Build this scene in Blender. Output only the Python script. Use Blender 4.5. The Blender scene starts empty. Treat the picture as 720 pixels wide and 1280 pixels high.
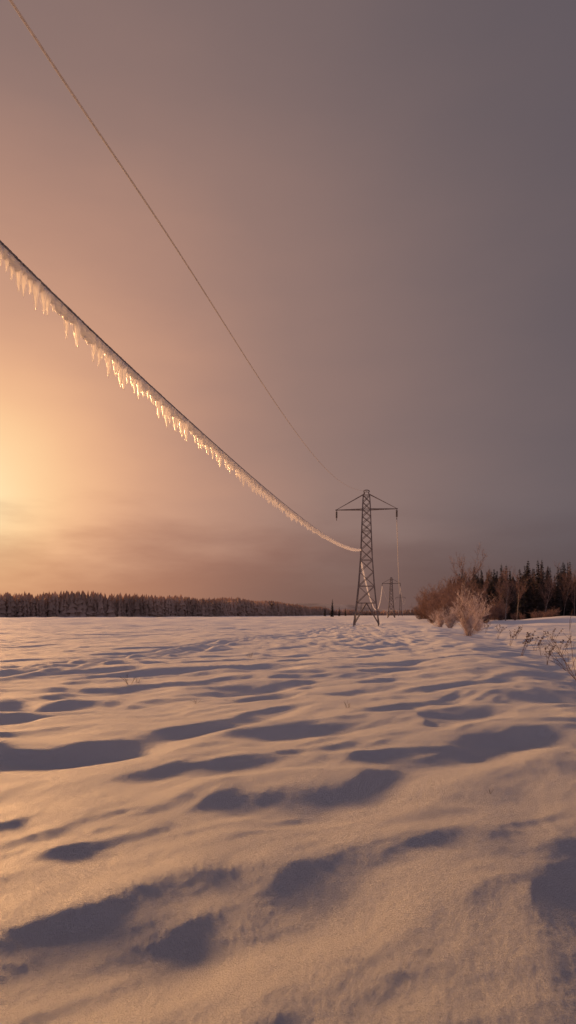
import bpy, math, random
import numpy as np
from mathutils import Vector, Matrix
random.seed(7)
scene = bpy.context.scene
COL = scene.collection
CAM_H = 1.65

# ------------------------------------------------------------ helpers
def lin(c):
    o = []
    for v in c:
        v = v/255.0
        o.append(v/12.92 if v <= 0.04045 else ((v+0.055)/1.055)**2.4)
    return (o[0], o[1], o[2], 1.0)

class MB:
    def __init__(s): s.v = []; s.f = []
    def tube(s, p0, p1, r0, r1, n=4, cap=True, tw=0.0):
        p0 = Vector(p0); p1 = Vector(p1); d = p1-p0
        if d.length < 1e-6: return
        d.normalize()
        a = Vector((0, 0, 1)) if abs(d.z) < 0.9 else Vector((1, 0, 0))
        u = d.cross(a).normalized(); w = d.cross(u)
        b = len(s.v)
        for k in range(n):
            t = 2*math.pi*(k+0.5)/n+tw
            o = u*math.cos(t)+w*math.sin(t)
            s.v.append(tuple(p0+o*r0)); s.v.append(tuple(p1+o*r1))
        for k in range(n):
            k2 = (k+1) % n
            s.f.append((b+2*k, b+2*k2, b+2*k2+1, b+2*k+1))
        if cap:
            s.f.append(tuple(b+2*k for k in range(n))[::-1])
            s.f.append(tuple(b+2*k+1 for k in range(n)))
    def sweep(s, pts, radii, n=8):
        b0 = len(s.v)
        P = [Vector(p) for p in pts]
        for i, p in enumerate(P):
            d = (P[min(i+1, len(P)-1)]-P[max(i-1, 0)]).normalized()
            a = Vector((0, 0, 1)) if abs(d.z) < 0.95 else Vector((1, 0, 0))
            u = d.cross(a).normalized(); w = d.cross(u)
            r = radii[i]
            for k in range(n):
                rr = r[k] if hasattr(r, '__len__') else r
                t = 2*math.pi*k/n
                s.v.append(tuple(p+(u*math.cos(t)-w*math.sin(t))*rr))
        for i in range(len(P)-1):
            for k in range(n):
                k2 = (k+1) % n
                a = b0+i*n
                s.f.append((a+k, a+k2, a+n+k2, a+n+k))
        s.f.append(tuple(b0+k for k in range(n))[::-1])
        e = b0+(len(P)-1)*n
        s.f.append(tuple(e+k for k in range(n)))
    def tri(s, a, b, c):
        i = len(s.v); s.v += [tuple(a), tuple(b), tuple(c)]; s.f.append((i, i+1, i+2))
    def mesh(s, name, mat, smooth=False):
        m = bpy.data.meshes.new(name)
        m.from_pydata(s.v, [], s.f); m.update()
        m.materials.append(mat)
        if smooth: m.polygons.foreach_set('use_smooth', [True]*len(m.polygons))
        return m

def obj(name, data, parent=None, loc=None, **props):
    o = bpy.data.objects.new(name, data)
    COL.objects.link(o)
    if parent: o.parent = parent
    if loc is not None: o.location = loc
    for k, v in props.items(): o[k] = v
    return o

# ------------------------------------------------------------ numpy perlin
_rs = np.random.RandomState(11)
_perm = _rs.permutation(4096)
_ang = _rs.rand(4096)*2*np.pi
def perlin(x, y, seed=0):
    xi = np.floor(x).astype(np.int64); yi = np.floor(y).astype(np.int64)
    xf = x-xi; yf = y-yi
    def g(ix, iy, fx, fy):
        h = _perm[(_perm[(ix+seed*57) % 4096]+iy) % 4096]
        a = _ang[h]
        return np.cos(a)*fx+np.sin(a)*fy
    u = xf*xf*xf*(xf*(xf*6-15)+10); v = yf*yf*yf*(yf*(yf*6-15)+10)
    a = g(xi, yi, xf, yf); b = g(xi+1, yi, xf-1, yf)
    c = g(xi, yi+1, xf, yf-1); d = g(xi+1, yi+1, xf-1, yf-1)
    return (a*(1-u)+b*u)*(1-v)+(c*(1-u)+d*u)*v
def sstep(a, b, x):
    t = np.clip((x-a)/(b-a), 0, 1); return t*t*(3-2*t)

SUN = Vector((-0.72, 1.0, 0.250)).normalized()
GLOW = Vector((-0.47, 1.0, 0.175)).normalized()
LEE = np.array([0.58, -0.81])

HOL = [(-0.15, 5.6, .75, .55, .080), (0.2, 8.9, .8, .5, .08), (0.95, 7.3, .8, .22, .055),
       (1.95, 4.15, .5, .55, .085), (3.3, 8.4, 1.0, .7, .09), (-.95, 3.5, .55, .5, .065), (-1.35, 4.3, .4, .4, .05),
       (-1.9, 4.7, .6, .5, .06), (-2.7, 7.4, .9, .5, .08), (-4.3, 11.6, 1.6, .6, .09),
       (-1.0, 14.3, 1.3, 1.0, .09), (1.0, 17, 1.4, 1.0, .09), (3.9, 12.2, 1.0, .9, .08),
       (-2.6, 17.5, 2.2, .8, .09)]
def rot(x, y, a):
    ca, sa = math.cos(a), math.sin(a)
    return x*ca+y*sa, -x*sa+y*ca
def field(x, y):
    r = np.sqrt(x*x+y*y)
    h = 0.28*perlin(x/9+3.1, y/10+7.7, 1)
    med = 1-sstep(60, 140, r)
    wx = x+0.42*perlin(x/1.6, y/1.6, 5); wy = y+0.42*perlin(x/1.6+9, y/1.6, 6)
    near = sstep(4.5, 11, r)
    ux, uy = rot(wx, wy, 0.86)
    n1 = perlin(ux/3.4+.37, uy/1.06+.2, 2)
    rdg = 0.5-np.sqrt(n1*n1+.003)
    pm = .65+.7*sstep(-.35, .35, perlin(x/5.5+2, y/6.5, 41))      # calmer and rougher areas
    h = h+med*(0.11*n1+0.165*rdg)*(0.60+0.57*near)*pm
    vx, vy = rot(wx, wy, 0.50)
    n2 = perlin(vx/1.15+4.2, vy/0.68+1.1, 3)
    h = h+(0.062*n2+.046*(0.5-np.sqrt(n2*n2+.0015)))*med*(0.50+0.75*near)*(1.75-pm)
    # finer sharp crests riding on the drifts
    fx, fy = rot(wx, wy, 0.72)
    n5 = perlin(fx/1.05+1.7, fy/.36+3.3, 61)
    h = h+.030*(0.5-np.sqrt(n5*n5+.0015))*(.35+.9*sstep(-.3, .3, perlin(x/1.9+4, y/2.3, 62)))*(1-sstep(25, 55, r))
    # small wind scoured streaks
    sx, sy = rot(wx, wy, 0.95)
    patch = sstep(-.15, .3, perlin(x/2.2+8, y/2.2, 31))
    n3 = perlin(sx/.62+4, sy/.19, 13)
    h = h+0.009*n3*(.3+.9*patch)*(1-sstep(14, 34, r))
    n4 = perlin(wx/.38+4, wy/.32, 14)
    h = h+0.012*n4*(1-sstep(18, 40, r))
    far = sstep(40, 110, r)*(1-sstep(300, 700, r))
    h = h+0.70*perlin(x/9+1.3, y/12, 4)*far+.25*perlin(x/5+1.3, y/6, 24)*far
    qx = x+.5*perlin(x/.8, y/.8, 21); qy = y+.4*perlin(x/.8+5, y/.8, 22)
    for (cx, cy, rx, ry, d) in HOL:
        ax = (qx-cx); ay = (qy-cy)-.30*ax
        q = (ax/rx)**2+(ay/ry)**2
        h = h-d*np.exp(-q)
        h = h+.5*d*np.exp(-(((ax+.2)/(rx*1.6))**2+((ay-ry*1.35)/(ry*.8))**2))
    return h
def H(x, y):
    x = np.asarray(x, dtype=float); y = np.asarray(y, dtype=float)
    r = np.sqrt(x*x+y*y)
    c = 0.85*(1-sstep(60, 120, r))
    h0 = field(x, y)
    h1 = field(x-LEE[0]*h0*c, y-LEE[1]*h0*c)
    h = field(x-LEE[0]*h1*c*1.2, y-LEE[1]*h1*c*1.2)
    h = h+0.0035*perlin(x/.08, y/.07, 8)*(1-sstep(6, 12, r))+0.0025*perlin(x/.03, y/.03, 18)*(1-sstep(3.5, 6, r))
    # long crest: the field falls away to the right of it
    crest = 2.6+0.185*y+0.5*perlin(y/7, x*0+.5, 9)
    drop = sstep(-0.3, 3.2+0.03*np.abs(y), x-crest)*(1-sstep(65, 120, y))*sstep(2, 7, y)
    h = h-0.42*drop
    h = h+0.10*np.exp(-((x-crest+.6)/1.3)**2)*(1-sstep(60, 110, y))*sstep(4, 9, y)
    # disturbed lumpy snow along the line towards the tower
    band = np.exp(-((x-.10*y-.5)/5)**2)*sstep(22, 40, y)*(1-sstep(110, 150, y))
    h = h+band*(.16*perlin(x/.9, y/1.9, 51)+.09*perlin(x/.45, y/1.1, 52))
    # old sledge track: two grooves
    tx = x-(-7.4+(y-17)*.215+.3*np.sin(y*.13))
    tr = sstep(10, 14, y)*(1-sstep(70, 90, y))
    for o in (-.55, .55):
        h = h-.12*np.exp(-((tx-o)/.22)**2)*tr+.06*np.exp(-((tx-o-.42)/.18)**2)*tr
    # bank in front of the wood
    h = h+1.3*np.exp(-((y-150-8*perlin(x/20, x*0, 3))/14)**2)*sstep(46, 60, x)*(1-sstep(200, 300, x))
    h = h*np.where(r > 600, np.clip(1-(r-600)/400, 0, 1), 1)
    return h
def hz(x, y): return float(H(np.array([x]), np.array([y]))[0])

# ------------------------------------------------------------ materials
def new_mat(name):
    m = bpy.data.materials.new(name); m.use_nodes = True
    nt = m.node_tree; b = nt.nodes['Principled BSDF']
    return m, nt, b
def noise_mat(name, c1, c2, scale, rough=0.8, metal=0.0, bump=0.0, bscale=None, detail=6, trans=0.0):
    m, nt, b = new_mat(name)
    tc = nt.nodes.new('ShaderNodeTexCoord'); n = nt.nodes.new('ShaderNodeTexNoise')
    n.inputs['Scale'].default_value = scale; n.inputs['Detail'].default_value = detail
    nt.links.new(tc.outputs['Object'], n.inputs['Vector'])
    r = nt.nodes.new('ShaderNodeValToRGB')
    r.color_ramp.elements[0].position = .35; r.color_ramp.elements[1].position = .65
    r.color_ramp.elements[0].color = (*c1, 1); r.color_ramp.elements[1].color = (*c2, 1)
    nt.links.new(n.outputs['Fac'], r.inputs['Fac']); nt.links.new(r.outputs['Color'], b.inputs['Base Color'])
    b.inputs['Roughness'].default_value = rough; b.inputs['Metallic'].default_value = metal
    b.inputs['Specular IOR Level'].default_value = .3
    if bump:
        n2 = nt.nodes.new('ShaderNodeTexNoise'); n2.inputs['Scale'].default_value = bscale or scale*4
        nt.links.new(tc.outputs['Object'], n2.inputs['Vector'])
        bp = nt.nodes.new('ShaderNodeBump'); bp.inputs['Strength'].default_value = bump; bp.inputs['Distance'].default_value = 0.01
        nt.links.new(n2.outputs['Fac'], bp.inputs['Height']); nt.links.new(bp.outputs['Normal'], b.inputs['Normal'])
    if trans:
        tr = nt.nodes.new('ShaderNodeBsdfTranslucent'); nt.links.new(r.outputs['Color'], tr.inputs['Color'])
        mx = nt.nodes.new('ShaderNodeMixShader'); mx.inputs[0].default_value = trans
        nt.links.new(b.outputs[0], mx.inputs[1]); nt.links.new(tr.outputs[0], mx.inputs[2])
        nt.links.new(mx.outputs[0], nt.nodes['Material Output'].inputs['Surface'])
    return m

def snow_mat():
    m, nt, b = new_mat('snow')
    tc = nt.nodes.new('ShaderNodeTexCoord')
    def noise(scale, det, rough=.6):
        n = nt.nodes.new('ShaderNodeTexNoise'); n.inputs['Scale'].default_value = scale
        n.inputs['Detail'].default_value = det; n.inputs['Roughness'].default_value = rough
        nt.links.new(tc.outputs['Object'], n.inputs['Vector']); return n
    n0 = noise(.35, 4)
    r = nt.nodes.new('ShaderNodeValToRGB')
    r.color_ramp.elements[0].position = .3; r.color_ramp.elements[1].position = .7
    r.color_ramp.elements[0].color = (.84, .84, .87, 1); r.color_ramp.elements[1].color = (.93, .93, .94, 1)
    nt.links.new(n0.outputs['Fac'], r.inputs['Fac']); nt.links.new(r.outputs['Color'], b.inputs['Base Color'])
    b.inputs['Roughness'].default_value = .55
    b.inputs['Specular IOR Level'].default_value = .35
    b1 = nt.nodes.new('ShaderNodeBump'); b1.inputs['Distance'].default_value = .02; b1.inputs['Strength'].default_value = .2
    n1 = noise(22, 5); nt.links.new(n1.outputs['Fac'], b1.inputs['Height'])
    vo = nt.nodes.new('ShaderNodeTexVoronoi'); vo.inputs['Scale'].default_value = 100
    nt.links.new(tc.outputs['Object'], vo.inputs['Vector'])
    b3 = nt.nodes.new('ShaderNodeBump'); b3.inputs['Distance'].default_value = .013; b3.inputs['Strength'].default_value = 1.0; b3.invert = True
    nt.links.new(vo.outputs['Distance'], b3.inputs['Height'])
    nt.links.new(b1.outputs['Normal'], b3.inputs['Normal'])
    b2 = nt.nodes.new('ShaderNodeBump'); b2.inputs['Distance'].default_value = .023; b2.inputs['Strength'].default_value = 1.0
    n2 = noise(70, 6, .88); nt.links.new(n2.outputs['Fac'], b2.inputs['Height'])
    nt.links.new(b3.outputs['Normal'], b2.inputs['Normal']); nt.links.new(b2.outputs['Normal'], b.inputs['Normal'])
    return m

M_SNOW = snow_mat()
M_STEEL = noise_mat('weathered_steel', (.15, .12, .11), (.29, .235, .215), 3, .6, .25)
M_INS = noise_mat('insulator_ceramic', (.06, .035, .03), (.10, .06, .05), 6, .25)
M_CABLE = noise_mat('frosted_cable', (.09, .07, .065), (.46, .40, .37), 90, .7, .1, .6, 250)
M_CABLE2 = noise_mat('rime_cable', (.66, .62, .60), (.78, .74, .72), 25, .9, .0, .0, 120, trans=.45)
M_BARK = noise_mat('bark', (.07, .05, .04), (.14, .10, .085), 4, .9)
M_BIRCH = noise_mat('pale_bark', (.18, .14, .12), (.36, .30, .27), 3, .9)
M_NEEDLE = noise_mat('spruce_needles', (.04, .036, .032), (.14, .115, .10), .9, .9)
M_FARTREE = noise_mat('haze_tinted_spruce', (.46, .34, .27), (.72, .56, .46), .04, .95, trans=.45)  # frosted trees; base colour also raised to stand in for haze and fill light
M_WOOD = noise_mat('wood_interior', (.06, .048, .04), (.17, .13, .11), .3, .95, trans=.2)
M_TWIG = noise_mat('brown_twigs', (.20, .12, .10), (.42, .28, .24), 1.5, .9, trans=.2)
M_FROSTTWIG = noise_mat('frosted_twigs', (.50, .39, .36), (.88, .78, .74), 2, .8, trans=.35)
M_DRY = noise_mat('dry_stems', (.12, .06, .045), (.26, .16, .11), 6, .9)

def ice_mat(name, glass, rough):
    m, nt, b = new_mat(name)
    b.inputs['Base Color'].default_value = (.97, .96, .96, 1)
    b.inputs['Roughness'].default_value = rough; b.inputs['IOR'].default_value = 1.31
    b.inputs['Transmission Weight'].default_value = glass
    tr = nt.nodes.new('ShaderNodeBsdfTranslucent'); tr.inputs['Color'].default_value = (1.0, .98, .97, 1)
    mx = nt.nodes.new('ShaderNodeMixShader'); mx.inputs[0].default_value = .58
    out = nt.nodes['Material Output']
    tc = nt.nodes.new('ShaderNodeTexCoord'); n = nt.nodes.new('ShaderNodeTexNoise'); n.inputs['Scale'].default_value = 110
    nt.links.new(tc.outputs['Object'], n.inputs['Vector'])
    bp = nt.nodes.new('ShaderNodeBump'); bp.inputs['Distance'].default_value = .003; bp.inputs['Strength'].default_value = .35
    nt.links.new(n.outputs['Fac'], bp.inputs['Height']); nt.links.new(bp.outputs['Normal'], b.inputs['Normal'])
    nt.links.new(b.outputs[0], mx.inputs[1]); nt.links.new(tr.outputs[0], mx.inputs[2])
    nt.links.new(mx.outputs[0], out.inputs['Surface'])
    return m
M_ICE = ice_mat('icicle_ice', .35, .22)
M_RIME = ice_mat('rime_ice', .0, .6)

# ------------------------------------------------------------ ground
def build_ground():
    angs = []
    a = -34.0
    while a < 34.0: angs.append(a); a += 0.12
    while a < 326.0: angs.append(a); a += 2.5
    angs = np.radians(np.array(angs))
    rad = [0.6]
    while rad[-1] < 7000:
        rr = rad[-1]
        rad.append(rr*(1.03 if rr < 1.9 else (1.0065 if rr < 110 else (1.012 if rr < 300 else 1.05))))
    rad = np.array(rad)
    R, A = np.meshgrid(rad, angs, indexing='ij')
    X = R*np.sin(A); Y = R*np.cos(A)
    Z = H(X.ravel(), Y.ravel()).reshape(X.shape)
    nr, na = X.shape
    co = np.stack([X, Y, Z], -1).reshape(-1, 3)
    co = np.vstack([co, [[0, 0, hz(0, 0)]]])
    i, j = np.meshgrid(np.arange(nr-1), np.arange(na), indexing='ij')
    j2 = (j+1) % na
    q = np.stack([i*na+j, i*na+j2, (i+1)*na+j2, (i+1)*na+j], -1).reshape(-1, 4)[:, ::-1]
    c = nr*na
    jj = np.arange(na)
    t = np.stack([np.full(na, c), (jj+1) % na, jj], -1)
    m = bpy.data.meshes.new('ground')
    m.vertices.add(len(co)); m.vertices.foreach_set('co', co.ravel())
    nl = q.size+t.size
    m.loops.add(nl); m.loops.foreach_set('vertex_index', np.concatenate([q.ravel(), t.ravel()]).astype(np.int32))
    m.polygons.add(len(q)+len(t))
    ls = np.concatenate([np.arange(len(q))*4, len(q)*4+np.arange(len(t))*3]).astype(np.int32)
    m.polygons.foreach_set('loop_start', ls)
    m.polygons.foreach_set('use_smooth', np.ones(len(q)+len(t), dtype=bool))
    m.update(calc_edges=True); m.validate()
    m.materials.append(M_SNOW)
    o = obj('ground', m); o['kind'] = 'structure'; o['label'] = 'wind sculpted snow field with soft drifts'
    if m.polygons[0].normal.z < 0: m.flip_normals()
    return o
build_ground()

# ------------------------------------------------------------ pylon
W = [(0, 1.8), (3.2, 1.36), (6, 1.08), (10, .80), (16.5, .56), (18.5, .46)]
def wz(z): return float(np.interp(z, [a[0] for a in W], [a[1] for a in W]))
TIP = 4.25; ARMZ = 16.5
def pylon_meshes(F=1.0):
    P = {}
    zs = [0, 1.6, 3.2, 6, 10, 16.5, 18.5]
    for k, (sx, sy) in enumerate([(-1, -1), (1, -1), (1, 1), (-1, 1)]):
        mb = MB()
        for a, b in zip(zs[:-1], zs[1:]):
            mb.tube((sx*wz(a), sy*wz(a), a-(1.0 if a == 0 else 0)), (sx*wz(b), sy*wz(b), b), .10*F, (.10 if b < 10 else .08)*F, 4)
        P['leg%d' % k] = mb.mesh('leg', M_STEEL)
    mb = MB()
    lv = [0.15, 3.2, 5.6, 7.6, 9.3, 10.8, 12.2, 13.4, 14.5, 15.5, 16.5, 17.5, 18.5]
    cor = [(-1, -1), (1, -1), (1, 1), (-1, 1)]
    for f in range(4):
        c0 = cor[f]; c1 = cor[(f+1) % 4]
        for i in range(len(lv)-1):
            a, b = lv[i], lv[i+1]; wa, wb = wz(a), wz(b); r = (.052 if i > 0 else .064)*F
            A0 = Vector((c0[0]*wa, c0[1]*wa, a)); A1 = Vector((c1[0]*wa, c1[1]*wa, a))
            B0 = Vector((c0[0]*wb, c0[1]*wb, b)); B1 = Vector((c1[0]*wb, c1[1]*wb, b))
            if i == 0:
                Mid = (B0+B1)/2
                mb.tube(A0, Mid, r, r); mb.tube(A1, Mid, r, r)
                ha = (A0+B0)/2; hb = (A1+B1)/2; qa = (A0+Mid)/2; qb = (A1+Mid)/2
                mb.tube(ha, qa, .04, .04); mb.tube(hb, qb, .04, .04)
                mb.tube(qa, qa+(B0-A0)/2, .035, .035); mb.tube(qb, qb+(B1-A1)/2, .035, .035)
            else:
                mb.tube(A0, B1, r, r); mb.tube(A1, B0, r, r)
            if i in (0, 1, 3, 6, 9, 11): mb.tube(B0, B1, r, r)
    P['bracing'] = mb.mesh('lattice_bracing', M_STEEL)
    mb = MB()
    for s in (-1, 1):
        tip = Vector((s*TIP, 0, ARMZ)); w = wz(ARMZ)
        for y in (-1, 1):
            mb.tube((s*w, y*w, ARMZ), tip, .085*F, .075*F)
            mb.tube((s*.3, y*.3, 18.7), tip+Vector((0, 0, .05)), .05*F, .045*F)
            for t0, t1 in ((0, .33), (.33, .66)):
                a = Vector((s*w, y*w, ARMZ)).lerp(tip, t0); b = Vector((s*w, -y*w, ARMZ)).lerp(tip, t1)
                mb.tube(a, b, .035, .035)
        mb.tube((s*w, -w, ARMZ), (s*w, w, ARMZ), .05, .05)
        mb.tube(tip+Vector((-s*.1, 0, 0)), tip+Vector((s*.15, 0, .0)), .09, .09, 6)
    P['arm'] = mb.mesh('cross_arm', M_STEEL)
    mb = MB()
    for (sx, sy) in cor: mb.tube((sx*.46, sy*.46, 18.5), (sx*.2, sy*.2, 19.0), .06*F, .06*F)
    mb.sweep([(-.42, 0, 18.95), (-.38, 0, 19.15), (-.1, 0, 19.25), (.1, 0, 19.25), (.38, 0, 19.15), (.42, 0, 18.95)], [.08*F]*6, 6)
    mb.tube((0, -.4, 19.0), (0, .4, 19.0), .06, .06)
    P['cap'] = mb.mesh('peak_bracket', M_STEEL)
    mb = MB()
    prof = [(0, .03), (.15, .03)]
    z = .15
    for k in range(7): prof += [(z, .05), (z+.05, .17), (z+.09, .17), (z+.12, .05)]; z += .14
    prof += [(z, .04), (z+.2, .04), (z+.22, .08), (z+.3, .08)]
    mb.sweep([(0, 0, -a) for a, b in prof], [b for a, b in prof], 10)
    P['ins'] = mb.mesh('insulator', M_INS)
    return P
def make_pylon(PM, x, y, rot, label, zoff=0):
    z = hz(x, y)+zoff
    e = obj('transmission_tower', None, loc=(x, y, z))
    e.rotation_euler = (0, 0, rot); e.empty_display_size = 2
    e['label'] = label; e['category'] = 'pylon'; e['group'] = 'towers along the power line'
    for k in range(4): obj('leg', PM['leg%d' % k], e)
    obj('lattice_bracing', PM['bracing'], e); obj('cross_arm', PM['arm'], e); obj('peak_bracket', PM['cap'], e)
    for s in (-1, 1): obj('insulator', PM['ins'], e, (s*TIP, 0, ARMZ-.05))
    return e
T = [(11.15, 97.0, -.15), (48.7, 322.0, -.12), (100.5, 610.0, -.17)]
PM1 = pylon_meshes(1.0); PM2 = pylon_meshes(2.3)
make_pylon(PM1, *T[0], 'tall brown steel lattice transmission tower standing in snow')
make_pylon(PM2, *T[1], 'distant steel lattice tower rising beyond the snow field')
make_pylon(PM2, *T[2], 'distant steel lattice tower rising beyond the snow field')
def tpoint(i, lx, ly, lz):
    x, y, r = T[i]; c, s = math.cos(r), math.sin(r)
    return Vector((x+lx*c-ly*s, y+lx*s+ly*c, hz(x, y)+lz))

# ------------------------------------------------------------ cables
def cspline(xs, ys):
    xs = np.array(xs, float); ys = np.array(ys, float); n = len(xs); h = np.diff(xs)
    A = np.zeros((n, n)); B = np.zeros(n); A[0, 0] = A[-1, -1] = 1
    for i in range(1, n-1):
        A[i, i-1] = h[i-1]; A[i, i] = 2*(h[i-1]+h[i]); A[i, i+1] = h[i]
        B[i] = 6*((ys[i+1]-ys[i])/h[i]-(ys[i]-ys[i-1])/h[i-1])
    m = np.linalg.solve(A, B)
    def f(x):
        i = int(np.clip(np.searchsorted(xs, x)-1, 0, n-2)); t = x-xs[i]
        b = (ys[i+1]-ys[i])/h[i]-h[i]*(2*m[i]+m[i+1])/6
        return float(ys[i]+b*t+m[i]/2*t*t+(m[i+1]-m[i])/(6*h[i])*t**3)
    return f
att = tpoint(0, -.80, 0, 10.9)
zl = cspline([-40, -15, 0, 3, 5.32, 8.6, 17, 44, att.y], [5.4, 3.9, 3.32, 3.27, 3.33, 3.47, 3.95, 6.05, att.z])
def low(y):
    b = (att.x+1.26)/(att.y-3); return Vector((-1.26+b*(y-3), y, zl(y)))
top = tpoint(0, -.15, -.1, 19.15)
zu = cspline([-30, 0, 6, 9.5, 15.3, 33, 53, top.y], [9.5, 7.1, 7.08, 7.33, 7.62, 9.0, 11.7, top.z])
def up(y):
    b = (top.x+2.46)/(top.y-6); return Vector((-2.46+b*(y-6), y, zu(y)))

def stranded(fn, y0, y1, r, name, mat, lobes=6, fine_to=16, rough=.03, lob=.14, fine=.012):
    mb = MB(); pts = []; rad = []; y = y0; s = 0; prev = None
    n = 18
    while y < y1:
        p = fn(y); pts.append(p)
        if prev is not None: s += (p-prev).length
        prev = p
        tw = s*2*math.pi/(r*22)
        far = y > fine_to or y < 1.5
        rad.append([r*(1+(0 if far else lob*abs(math.sin((2*math.pi*k/n+tw)*lobes/2))-lob/2)+random.uniform(-rough, rough)) for k in range(n)])
        y += (fine if 1.5 <= y < fine_to else .5)
    pts.append(fn(y1)); rad.append([r]*n)
    mb.sweep(pts, rad, n)
    return mb.mesh(name, mat, True)

cable = obj('power_cable', stranded(low, -38, att.y, .0140, 'power_cable', M_CABLE, rough=.12))
cable['label'] = 'sagging steel power cable fringed with ice and icicles'; cable['category'] = 'cable'
wire = obj('power_cable', stranded(up, -28, top.y, .0130, 'power_cable', M_CABLE2, rough=.0, lob=.0, fine=.1))
wire['label'] = 'thin frosted overhead wire climbing to the tower peak'; wire['category'] = 'cable'

# ice sheath under the lower cable
def p1(a, b): return float(perlin(np.array([a]), np.array([b]))[0])
mb = MB(); pts = []; rad = []; y = 1.0
while y < att.y-.2:
    p = low(y)
    g = 1+min(y, 60)/13
    dep = .019*g*max(.45, 1+.9*p1(y*7, 2.3)+.6*p1(y*21, 5.3))
    if y > 16: dep = .026*g*(1+.25*p1(y*2, 2.3))
    jt = .07 if y < 16 else .02
    pts.append(p+Vector((0, 0, -.006-dep*.8)))
    row = []
    for k in range(10):
        t = 2*math.pi*k/10
        row.append(max(.006, abs(math.sin(t))*dep*.85+abs(math.cos(t))*.011*g)*random.uniform(1-jt, 1+jt))
    rad.append(row)
    y += .02 if y < 14 else (.06 if y < 30 else .25)
mb.sweep(pts, rad, 10)
obj('ice_sheath', mb.mesh('ice_sheath', M_RIME, True), cable, label='rough white ice crust coating cable underside')

def icicle(mb, p, L, r, lean=(0, 0)):
    n = 8; prof = []
    m = 9
    ph = random.random()*6
    for i in range(m+1):
        t = i/m
        rr = r*((1-t)**.75)*(1+.08*math.sin(t*15+ph)) if i < m else .001
        prof.append((t*L, rr))
    pts = [(p.x+lean[0]*a*a/L, p.y+lean[1]*a*a/L, p.z-a) for a, _ in prof]
    mb.sweep(pts, [b for _, b in prof], n)
cnt = 0; y = 2.2; rest = MB()
while y < att.y-1:
    g = 1+min(y, 60)/26
    p = low(y)+Vector((random.uniform(-.006, .006), 0, -.018))
    u = random.random()
    L = random.uniform(.12, .17) if u < .33 else (random.uniform(.08, .12) if u < .75 else random.uniform(.045, .08))
    L *= 1+.35*p1(y*1.3, 7.7)
    if y > 6: L *= .86
    L *= g**.6
    if y > 14: L *= max(.45, 1-(y-14)/30)
    r = (.0095+.080*L)*random.uniform(.85, 1.2)*g**.4
    if 2.6 < y and cnt < 100:
        m1 = MB(); icicle(m1, Vector((0, 0, 0)), L, r, (random.uniform(-.06, .06), random.uniform(-.06, .06)))
        obj('icicle', m1.mesh('icicle', M_ICE, True), cable, p); cnt += 1
    else:
        icicle(rest, p, L, r, (random.uniform(-.06, .06), random.uniform(-.06, .06)))
    y += random.uniform(.038, .085)*(1 if y < 9 else (.8 if y < 25 else 1.3))
obj('icicle_fringe', rest.mesh('icicle_fringe', M_RIME, True), cable, kind='stuff')

def span(a, b, sag, r, label, mat, n=80):
    mb = MB(); pts = []
    for i in range(n+1):
        t = i/n; p = a.lerp(b, t); p.z -= 4*sag*t*(1-t); pts.append(p)
    mb.sweep(pts, [r]*len(pts), 6)
    o = obj('power_cable', mb.mesh('power_cable', mat, True)); o['label'] = label; o['category'] = 'cable'
    return o
for i in (0, 1):
    for s in (-1, 1):
        if i == 0 and s == -1: continue
        span(tpoint(i, s*TIP, 0, ARMZ-1.45), tpoint(i+1, s*TIP, 0, ARMZ-1.45), 6.5, .055, 'thin frosted wire strung between two lattice towers', M_CABLE2)
ic = span(tpoint(0, -.83, .2, 9.4), tpoint(1, -TIP, 0, ARMZ-1.45), 9.0, .12, 'ice coated cable sagging between two lattice towers', M_RIME)

# ------------------------------------------------------------ vegetation
def spruce_meshes(seed, h, w):
    rnd = random.Random(seed)
    tr = MB(); tr.sweep([(0, 0, -.5), (0, 0, h*.3), (.05, 0, h*.7), (0, 0, h*.99)], [h*.014, h*.011, h*.006, .01], 6)
    cr = MB(); z = h*.08
    while z < h:
        t = (z-h*.08)/(h*.92)
        R = w*(1-t)**.8*(.75+.4*rnd.random())+.14
        nb = max(5, int(15*(1-t)+5))
        for k in range(nb):
            if rnd.random() < .08: continue
            a = rnd.random()*6.283; L = R*rnd.uniform(.55, 1.15); dz = -L*rnd.uniform(.2, .6)
            d = Vector((math.cos(a), math.sin(a), 0)); s = Vector((-d.y, d.x, 0))
            base = Vector((0, 0, z)); tip = base+d*L+Vector((0, 0, dz))
            wd = .20*L+.12
            mid = base.lerp(tip, .55)+Vector((0, 0, -.1*L))
            cr.tri(base, mid+s*wd, tip); cr.tri(base, tip, mid-s*wd)
            for q in range(5):
                f = rnd.uniform(.2, .98); c = base.lerp(tip, f)
                ln = wd*rnd.uniform(.8, 1.8)
                e = c+s*ln*rnd.choice((-1, 1))+d*ln*.5+Vector((0, 0, -ln*.8))
                cr.tri(c+d*.12, e, c-d*.18)
        z += h*.025*rnd.uniform(.7, 1.2)
    cr.tri((-.06, 0, h*.95), (.06, 0, h*.95), (0, 0, h*1.03))
    return tr, cr

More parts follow.
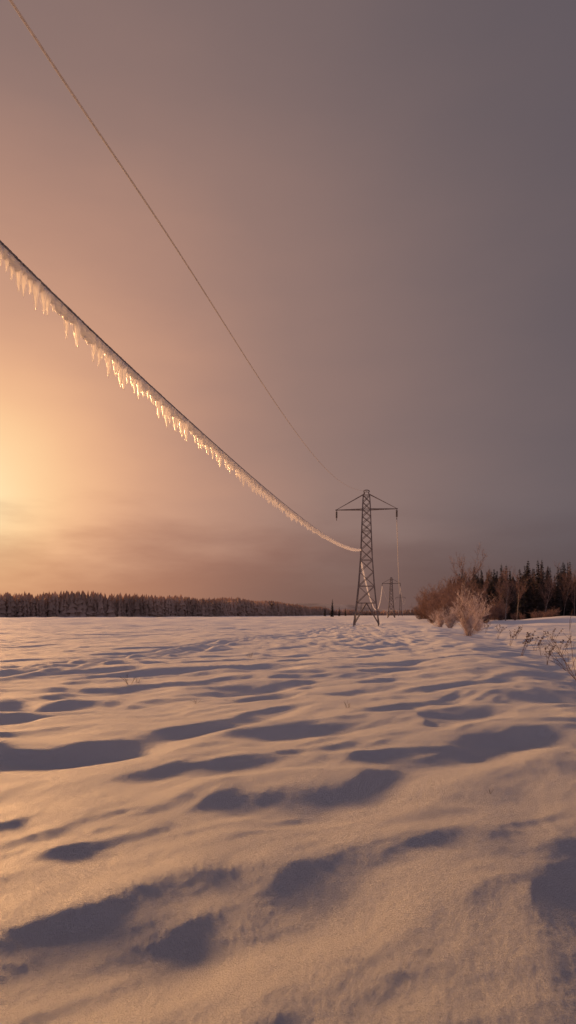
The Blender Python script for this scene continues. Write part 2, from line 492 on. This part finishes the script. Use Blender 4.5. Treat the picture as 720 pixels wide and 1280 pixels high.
def bare_meshes(seed, h, spread, rtw=.018, stems=1, depth=4, twn=5, lw=1.0, upw=.04, lean=.7):
    rnd = random.Random(seed); tr = MB(); cr = MB()
    def grow(p, d, L, r, lev):
        segs = 3 if lev < 2 else 2; q = p.copy(); dd = d.copy(); rr = r
        for i in range(segs):
            dd = (dd+Vector((rnd.gauss(0, .14), rnd.gauss(0, .14), upw))).normalized()
            nq = q+dd*L/segs; nr = max(rtw*.6, rr*.78)
            (tr if lev == 0 else cr).tube(q, nq, rr, nr, 5 if lev == 0 else 3, False)
            if lev < depth:
                for b in range(2 if lev > 0 else 3):
                    if lev == 0 and i == 0 and stems == 1: continue
                    a = rnd.random()*6.283; perp = Vector((math.cos(a), math.sin(a), rnd.uniform(-.1, .5)))
                    nd = (dd*(1.0-spread*.4)+perp*spread).normalized()
                    grow(q.lerp(nq, rnd.random()), nd, L*rnd.uniform(.42, .66), max(rtw, nr*.5), lev+1)
            else:
                for b in range(twn):
                    a = rnd.random()*6.283; perp = Vector((math.cos(a), math.sin(a), rnd.uniform(-.3, .6)))
                    e = q.lerp(nq, rnd.random()); l2 = L*rnd.uniform(.3, .7)*lw
                    t2 = e+(dd*.6+perp*.8).normalized()*l2
                    s = Vector((rnd.gauss(0, 1), rnd.gauss(0, 1), rnd.gauss(0, 1))).normalized()*rtw
                    cr.tri(e-s, e+s, t2)
            q = nq; rr = nr
    for s in range(stems):
        if stems == 1: grow(Vector((0, 0, -.3)), Vector((0, 0, 1)), h*.72, h*.014, 0)
        else:
            a = rnd.random()*6.283; k = rnd.uniform(.05, lean)
            grow(Vector((math.cos(a)*h*.008, math.sin(a)*h*.008, -.2)), Vector((math.cos(a)*k, math.sin(a)*k, 1)).normalized(), h*rnd.uniform(.22, .66), h*.008, 0)
    return tr, cr

def variant(tr, cr, m1, m2):
    return tr.mesh('trunk', m1), cr.mesh('crown', m2)
SPR = [variant(*spruce_meshes(20+i, 14, 1.3+.3*(i % 3)), M_BARK, M_NEEDLE) for i in range(5)]
BAR = [variant(*bare_meshes(40+i, 13, .50+.06*i, .018, 1, 3, 6), M_BIRCH, M_TWIG) for i in range(4)]
SHR = [variant(*bare_meshes(60+i, 6, .62, .014, 9, 2, 7, 1.0, .05, .85), M_BARK, M_TWIG) for i in range(4)]
FRS = [variant(*bare_meshes(80+i, 4, .58, .0085, 7, 3, 3, 1.0, .05, .8), M_TWIG, M_FROSTTWIG) for i in range(3)]

def plant(kind, var, x, y, sc, label, cat, group, sx=1.0, part=('trunk', 'crown')):
    e = obj(kind, None, loc=(x, y, hz(x, y)-.05)); e.rotation_euler = (random.gauss(0, .02), random.gauss(0, .02), random.random()*6.28)
    e.scale = (sc*sx, sc*sx, sc)
    e['label'] = label; e['category'] = cat; e['group'] = group
    obj(part[0], var[0], e); obj(part[1], var[1], e)
    return e

rnd = random.Random(5)
# wood edge
for i in range(190):
    x = rnd.uniform(53, 125); y = 182+rnd.random()*46+(x-54)*.05
    sc = rnd.uniform(.85, 1.26)*(y/205)
    sc *= .98+.08*math.sin(x*.3)
    plant('spruce_tree', SPR[rnd.randrange(5)], x, y, sc, 'dark snow dusted spruce tree at the wood edge', 'tree', 'spruces in the wood', rnd.uniform(.75, 1.0))
for i in range(55):
    x = rnd.uniform(56, 125); y = rnd.uniform(176, 215); sc = rnd.uniform(.8, 1.15)
    plant('birch_tree', BAR[rnd.randrange(4)], x, y, sc, 'leafless slender tree standing among dark spruces', 'tree', 'bare trees in the wood', .65)
for i in range(40):
    x = 48+i*2.6+rnd.uniform(-2, 2); plant('bare_shrub', SHR[rnd.randrange(4)], x, rnd.uniform(165, 182), rnd.uniform(.35, .8), 'reddish brown leafless shrub growing out of snow', 'shrub', 'shrubs along the wood', rnd.uniform(1, 1.3), ('stem', 'crown'))
# the shrub thicket
for (px, Y, hh, w) in [(526, 165, 4.4, 1.0), (532, 155, 6.4, .9), (539, 165, 8.0, .8), (545, 150, 7.6, .8), (551, 140, 7.6, .8), (557, 150, 8.8, .8), (563, 160, 9.6, .8), (569, 140, 8.4, .8),
                       (576, 150, 8.4, .8), (584, 150, 8.2, .8), (540, 122, 3.8, 1.0), (550, 115, 4.2, 1.0), (561, 115, 5.0, 1.0), (571, 118, 5.4, 1.0), (580, 105, 4.4, 1.0), (591, 140, 7.0, .9), (599, 150, 6.6, .9), (607, 130, 4.8, 1.0), (616, 160, 6.4, .9), (626, 150, 4.6, 1.0)]:
    plant('bare_shrub', SHR[rnd.randrange(4)], (px-360)/853*Y, Y, hh/4.8, 'reddish brown leafless shrub growing out of snow', 'shrub', 'shrubs along the wood', w, ('stem', 'crown'))
plant('bare_tree', BAR[0], (577-360)/853*150, 150, 1.2, 'tall leafless tree rising above reddish shrubs', 'tree', 'bare trees in the wood', .9)
plant('bare_tree', BAR[1], (562-360)/853*160, 160, .9, 'tall leafless tree rising above reddish shrubs', 'tree', 'bare trees in the wood', .9)
plant('bare_tree', BAR[2], (632-360)/853*140, 140, .78, 'slim leafless tree beside the spruces', 'tree', 'bare trees in the wood', .8)
for k, (px, Y, s, w) in enumerate([(584, 57, 1.15, .85), (563, 84, .85, .9), (598, 78, .8, .9), (551, 100, .85, 1.0)]):
    plant('frosted_shrub', FRS[k % 3], (px-360)/853*Y, Y, s, 'frost covered leafless shrub glowing warm in low sun', 'shrub', 'frosted shrubs on the snow', w, ('stem', 'crown'))

# far forests (masses)
def forest(name, line, depth, spacing, hh, seed, label, mat):
    rnd = random.Random(seed); mb = MB()
    for (a, b) in zip(line[:-1], line[1:]):
        ha = a[2] if len(a) > 2 else 1; hb = b[2] if len(b) > 2 else 1
        a = Vector(a[:2]); b = Vector(b[:2]); L = (b-a).length; n = int(L/spacing)
        nrm = Vector((-(b-a).y, (b-a).x)).normalized()
        if nrm.y < 0: nrm = -nrm
        for i in range(n):
            for row in range(depth):
                t = (i+rnd.random())/n; p = a.lerp(b, t)+nrm*(row*3.2+rnd.random()*3)
                h = hh*(ha+(hb-ha)*t)*rnd.uniform(.52 if row < 3 else .68, .98)*(1+.06*math.sin(p.x*.06+seed)+.07*math.sin(p.x*.17)*math.sin(p.x*.033))*(1+.012*row); w = h*rnd.uniform(.12, .24)
                z0 = hz(p.x, p.y)-.2
                if rnd.random() < .03: h *= 1.07
                k = 5; z = z0
                for s in range(k):
                    r = w*(1-s/k*.68)*rnd.uniform(.7, 1.3)+.2; zt = z+h*.30
                    b0 = len(mb.v); nn = 5; off = rnd.random()*6
                    for q in range(nn):
                        an = off+q*6.283/nn; rr = r*rnd.uniform(.5, 1.4)
                        mb.v.append((p.x+rr*math.cos(an), p.y+rr*math.sin(an), z+rnd.uniform(-.08, .08)*h))
                    mb.v.append((p.x+rnd.uniform(-.25, .25), p.y, min(zt, z0+h)))
                    for q in range(nn): mb.f.append((b0+q, b0+(q+1) % nn, b0+nn))
                    z += h*.18
    o = obj(name, mb.mesh(name, mat)); o['kind'] = 'stuff'; o['label'] = label
    return o
forest('distant_forest', [(-420, 330), (-175, 395), (-60, 490), (-8, 660, .92), (70, 1100, .85)], 8, 1.7, 15.9, 3, 'dense frosted, haze-tinted conifer forest edging the snow field', M_FARTREE)
forest('distant_forest', [(60, 1050, .8), (130, 1000, .65), (210, 1000, .8), (330, 800, 1)], 5, 3.0, 13, 9, 'low haze-tinted conifer forest along the horizon', M_FARTREE)
forest('distant_forest', [(60, 238), (190, 252)], 5, 2.0, 17, 12, 'dense dark wood behind leafless trees', M_WOOD)
for (px, Y, hh) in [(415, 420, 11.5), (406, 600, 9), (424, 640, 9), (432, 700, 9)]:
    plant('spruce_tree', SPR[2], (px-360)/853*Y, Y, hh/14, 'small lone spruce standing far out on snow', 'tree', 'lone spruces', .8)
# low hill
mb = MB(); N = 60
for i in range(N+1):
    x = -700+i*(1400/N)
    t = math.exp(-((x-60)/280)**2)
    z = 36*t+1.5*math.sin(i*.7)*t
    mb.v += [(x, 1900, -2), (x, 2050, z), (x, 2500, -2)]
for i in range(N):
    for k in range(2): a = i*3+k; mb.f.append((a, a+3, a+4, a+1))
M_HILL = noise_mat('haze_tinted_hill', (.30, .25, .25), (.50, .45, .45), .02, .9)  # distance haze put into the pale base colour of the hill
o = obj('hill', mb.mesh('hill', M_HILL, True)); o['kind'] = 'structure'

# ------------------------------------------------------------ dead plants in the snow
def weed(seed, h, n, spread, head=True, r=.004):
    rnd = random.Random(seed); st = MB(); hd = st
    for i in range(n):
        a = rnd.random()*6.283; k = rnd.uniform(0, spread); d = Vector((math.cos(a)*k, math.sin(a)*k, 1)).normalized()
        p = Vector((rnd.gauss(0, .03), rnd.gauss(0, .03), -.05)); L = h*rnd.uniform(.6, 1.05); segs = 6
        for s in range(segs):
            d = (d+Vector((math.cos(a), math.sin(a), 0))*.10*spread+Vector((rnd.gauss(0, .05), rnd.gauss(0, .05), -.02))).normalized()
            q = p+d*L/segs; st.tube(p, q, r*(1-s/segs*.6), r*(1-(s+1)/segs*.6), 4, False)
            if s > 1:
                for b in range(2):
                    aa = rnd.random()*6.283; e = q+(d+Vector((math.cos(aa), math.sin(aa), .3))*.7).normalized()*L*.16
                    st.tube(q, e, r*.5, r*.3, 3, False)
                    if head:
                        for c in range(5):
                            v = Vector((rnd.gauss(0, 1), rnd.gauss(0, 1), rnd.gauss(0, 1)))*r*3
                            hd.tri(e-v, e+Vector((v.y, -v.x, v.z)), e+v*1.3)
            p = q
        if head:
            for c in range(26):
                o = Vector((rnd.gauss(0, 1), rnd.gauss(0, 1), rnd.gauss(0, 2.2)))*r*3
                v = Vector((rnd.gauss(0, 1), rnd.gauss(0, 1), rnd.gauss(0, 1)))*r*2.2
                hd.tri(p+o-v, p+o+Vector((v.y, -v.x, v.z)), p+o+v)
    return st.mesh('dry_plant', M_DRY)
WD = [weed(i, 1.0, 4, .45, True, .006) for i in range(3)]
BIGW = [weed(9+i, 1.7, 6, .6, False, .008) for i in range(2)]
TUFT = [weed(20+i, .28, 9, .7, False, .0025) for i in range(2)]
def put_weed(v, px, Y, sc, label, tilt=0.0):
    x = (px-360)/853*Y
    e = obj('dry_plant', v, loc=(x, Y, hz(x, Y))); e.rotation_euler = (0, tilt, random.random()*6 if not tilt else 0); e.scale = (sc,)*3
    e['label'] = label; e['category'] = 'plant'; e['group'] = 'dead plants poking through snow'
put_weed(BIGW[0], 724, 16.5, .95, 'reddish brown leafless bush arching over snow', -.35)
put_weed(BIGW[1], 712, 23, .9, 'reddish brown leafless bush arching over snow', -.15)
for px, Y, s in [(653, 29, 1.25), (638, 42, 1.2), (668, 36, 1.1), (684, 26, .9), (622, 60, 1.4), (700, 33, 1.2), (607, 70, 1.4), (645, 55, 1.3), (692, 46, 1.3), (676, 31, .8)]:
    put_weed(WD[random.randrange(3)], px, Y, s, 'dry brown weed stalks with seed heads in snow')
put_weed(TUFT[0], 160, 15, 1.0, 'small pale tuft of dry grass in snow')
put_weed(TUFT[1], 172, 15.6, .7, 'small pale tuft of dry grass in snow')
put_weed(TUFT[1], 435, 10.8, .6, 'thin dark dry twigs poking through snow')
put_weed(TUFT[0], 612, 5.9, .22, 'thin dark dry twigs poking through snow')
put_weed(TUFT[0], 245, 12, .45, 'thin dark dry twigs poking through snow')
put_weed(TUFT[1], 312, 26, 1.2, 'small pale tuft of dry grass in snow')

# ------------------------------------------------------------ camera
cd = bpy.data.cameras.new('camera'); cam = bpy.data.objects.new('camera', cd); COL.objects.link(cam)
cam.location = (0, 0, CAM_H); cam.rotation_euler = (math.radians(90), 0, 0)
cd.sensor_width = 36; cd.lens = 24; cd.shift_y = 0.1; cd.clip_end = 12000; cd.clip_start = .05
scene.camera = cam

# ------------------------------------------------------------ sun + sky
sd = bpy.data.lights.new('sun', 'SUN'); sd.energy = 5.0; sd.angle = math.radians(10.0); sd.color = (1.0, .50, .19)
so = bpy.data.objects.new('sun', sd); COL.objects.link(so)
so.rotation_euler = (-SUN).to_track_quat('-Z', 'Y').to_euler()

w = bpy.data.worlds.new('World'); scene.world = w; w.use_nodes = True
nt = w.node_tree; nt.nodes.clear()
N_ = nt.nodes.new; Lk = nt.links.new
def math_n(op, a=None, b=None, c=None, clamp=False):
    n = N_('ShaderNodeMath'); n.operation = op; n.use_clamp = clamp
    for i, v in enumerate((a, b, c)):
        if v is None: continue
        if isinstance(v, (int, float)): n.inputs[i].default_value = v
        else: Lk(v, n.inputs[i])
    return n.outputs[0]
tc = N_('ShaderNodeTexCoord')
nrm = N_('ShaderNodeVectorMath'); nrm.operation = 'NORMALIZE'; Lk(tc.outputs['Generated'], nrm.inputs[0])
dot = N_('ShaderNodeVectorMath'); dot.operation = 'DOT_PRODUCT'; Lk(nrm.outputs[0], dot.inputs[0]); dot.inputs[1].default_value = GLOW
ang = math_n('MULTIPLY', math_n('ARCCOSINE', dot.outputs['Value']), 180/math.pi)
mp = N_('ShaderNodeMapping'); mp.inputs['Scale'].default_value = (1.3, 1.3, 3.6); Lk(nrm.outputs[0], mp.inputs[0])
nz = N_('ShaderNodeTexNoise'); nz.inputs['Scale'].default_value = 1.9; nz.inputs['Detail'].default_value = 6; nz.inputs['Roughness'].default_value = .5
Lk(mp.outputs[0], nz.inputs['Vector'])
ang2 = math_n('ADD', ang, math_n('MULTIPLY', math_n('SUBTRACT', nz.outputs['Fac'], .5), math_n('MINIMUM', math_n('MULTIPLY', ang, .55), 10.0)))
ramp = N_('ShaderNodeValToRGB'); Lk(math_n('DIVIDE', ang2, 90.0, clamp=True), ramp.inputs['Fac'])
stops = [(0, (255, 232, 184)), (4, (255, 211, 156)), (8, (244, 186, 140)), (13, (212, 158, 127)), (20, (178, 135, 117)),
         (28, (148, 119, 110)), (42, (113, 98, 99)), (55, (91, 83, 89)), (72, (104, 96, 108)), (90, (120, 110, 125))]
cr = ramp.color_ramp; cr.interpolation = 'B_SPLINE'
cr.elements[0].position = 0; cr.elements[0].color = lin(stops[0][1])
cr.elements[1].position = 1; cr.elements[1].color = lin(stops[-1][1])
for d, c in stops[1:-1]:
    e = cr.elements.new(d/90); e.color = lin(c)
# cloud bank close to the horizon
sep = N_('ShaderNodeSeparateXYZ'); Lk(nrm.outputs[0], sep.inputs[0])
mp2 = N_('ShaderNodeMapping'); mp2.inputs['Scale'].default_value = (3.2, 3.2, 13); mp2.inputs['Rotation'].default_value = (0, .4, 0); Lk(nrm.outputs[0], mp2.inputs[0])
nz2 = N_('ShaderNodeTexNoise'); nz2.inputs['Scale'].default_value = 1.7; nz2.inputs['Detail'].default_value = 6; Lk(mp2.outputs[0], nz2.inputs['Vector'])
# streaks fade away from the glow
famp = N_('ShaderNodeMapRange'); famp.inputs['From Min'].default_value = 8; famp.inputs['From Max'].default_value = 42
famp.inputs['To Min'].default_value = .27; famp.inputs['To Max'].default_value = .07; Lk(ang, famp.inputs['Value'])
zz = math_n('ADD', sep.outputs['Z'], math_n('MULTIPLY', math_n('SUBTRACT', nz2.outputs['Fac'], .5), famp.outputs[0]))
mr = N_('ShaderNodeMapRange'); mr.interpolation_type = 'SMOOTHSTEP'
mr.inputs['From Min'].default_value = .02; mr.inputs['From Max'].default_value = .17; mr.inputs['To Min'].default_value = 1; mr.inputs['To Max'].default_value = 0
Lk(zz, mr.inputs['Value'])
mix = N_('ShaderNodeMix'); mix.data_type = 'RGBA'; mix.blend_type = 'MULTIPLY'
Lk(math_n('MULTIPLY', mr.outputs[0], .85), mix.inputs[0]); Lk(ramp.outputs['Color'], mix.inputs[6]); mix.inputs[7].default_value = (.60, .49, .50, 1)
bg = N_('ShaderNodeBackground'); bg.inputs['Strength'].default_value = 1.0; Lk(mix.outputs[2], bg.inputs['Color'])
sky = N_('ShaderNodeTexSky'); sky.sky_type = 'NISHITA'; sky.sun_disc = False
sky.sun_elevation = math.asin(SUN.z); sky.sun_rotation = math.atan2(SUN.x, SUN.y)
bg2 = N_('ShaderNodeBackground'); bg2.inputs['Strength'].default_value = .002; Lk(sky.outputs[0], bg2.inputs['Color'])
add = N_('ShaderNodeAddShader'); Lk(bg.outputs[0], add.inputs[0]); Lk(bg2.outputs[0], add.inputs[1])
out = N_('ShaderNodeOutputWorld'); Lk(add.outputs[0], out.inputs['Surface'])

scene.view_settings.view_transform = 'Standard'; scene.view_settings.look = 'None'
scene.view_settings.exposure = 0
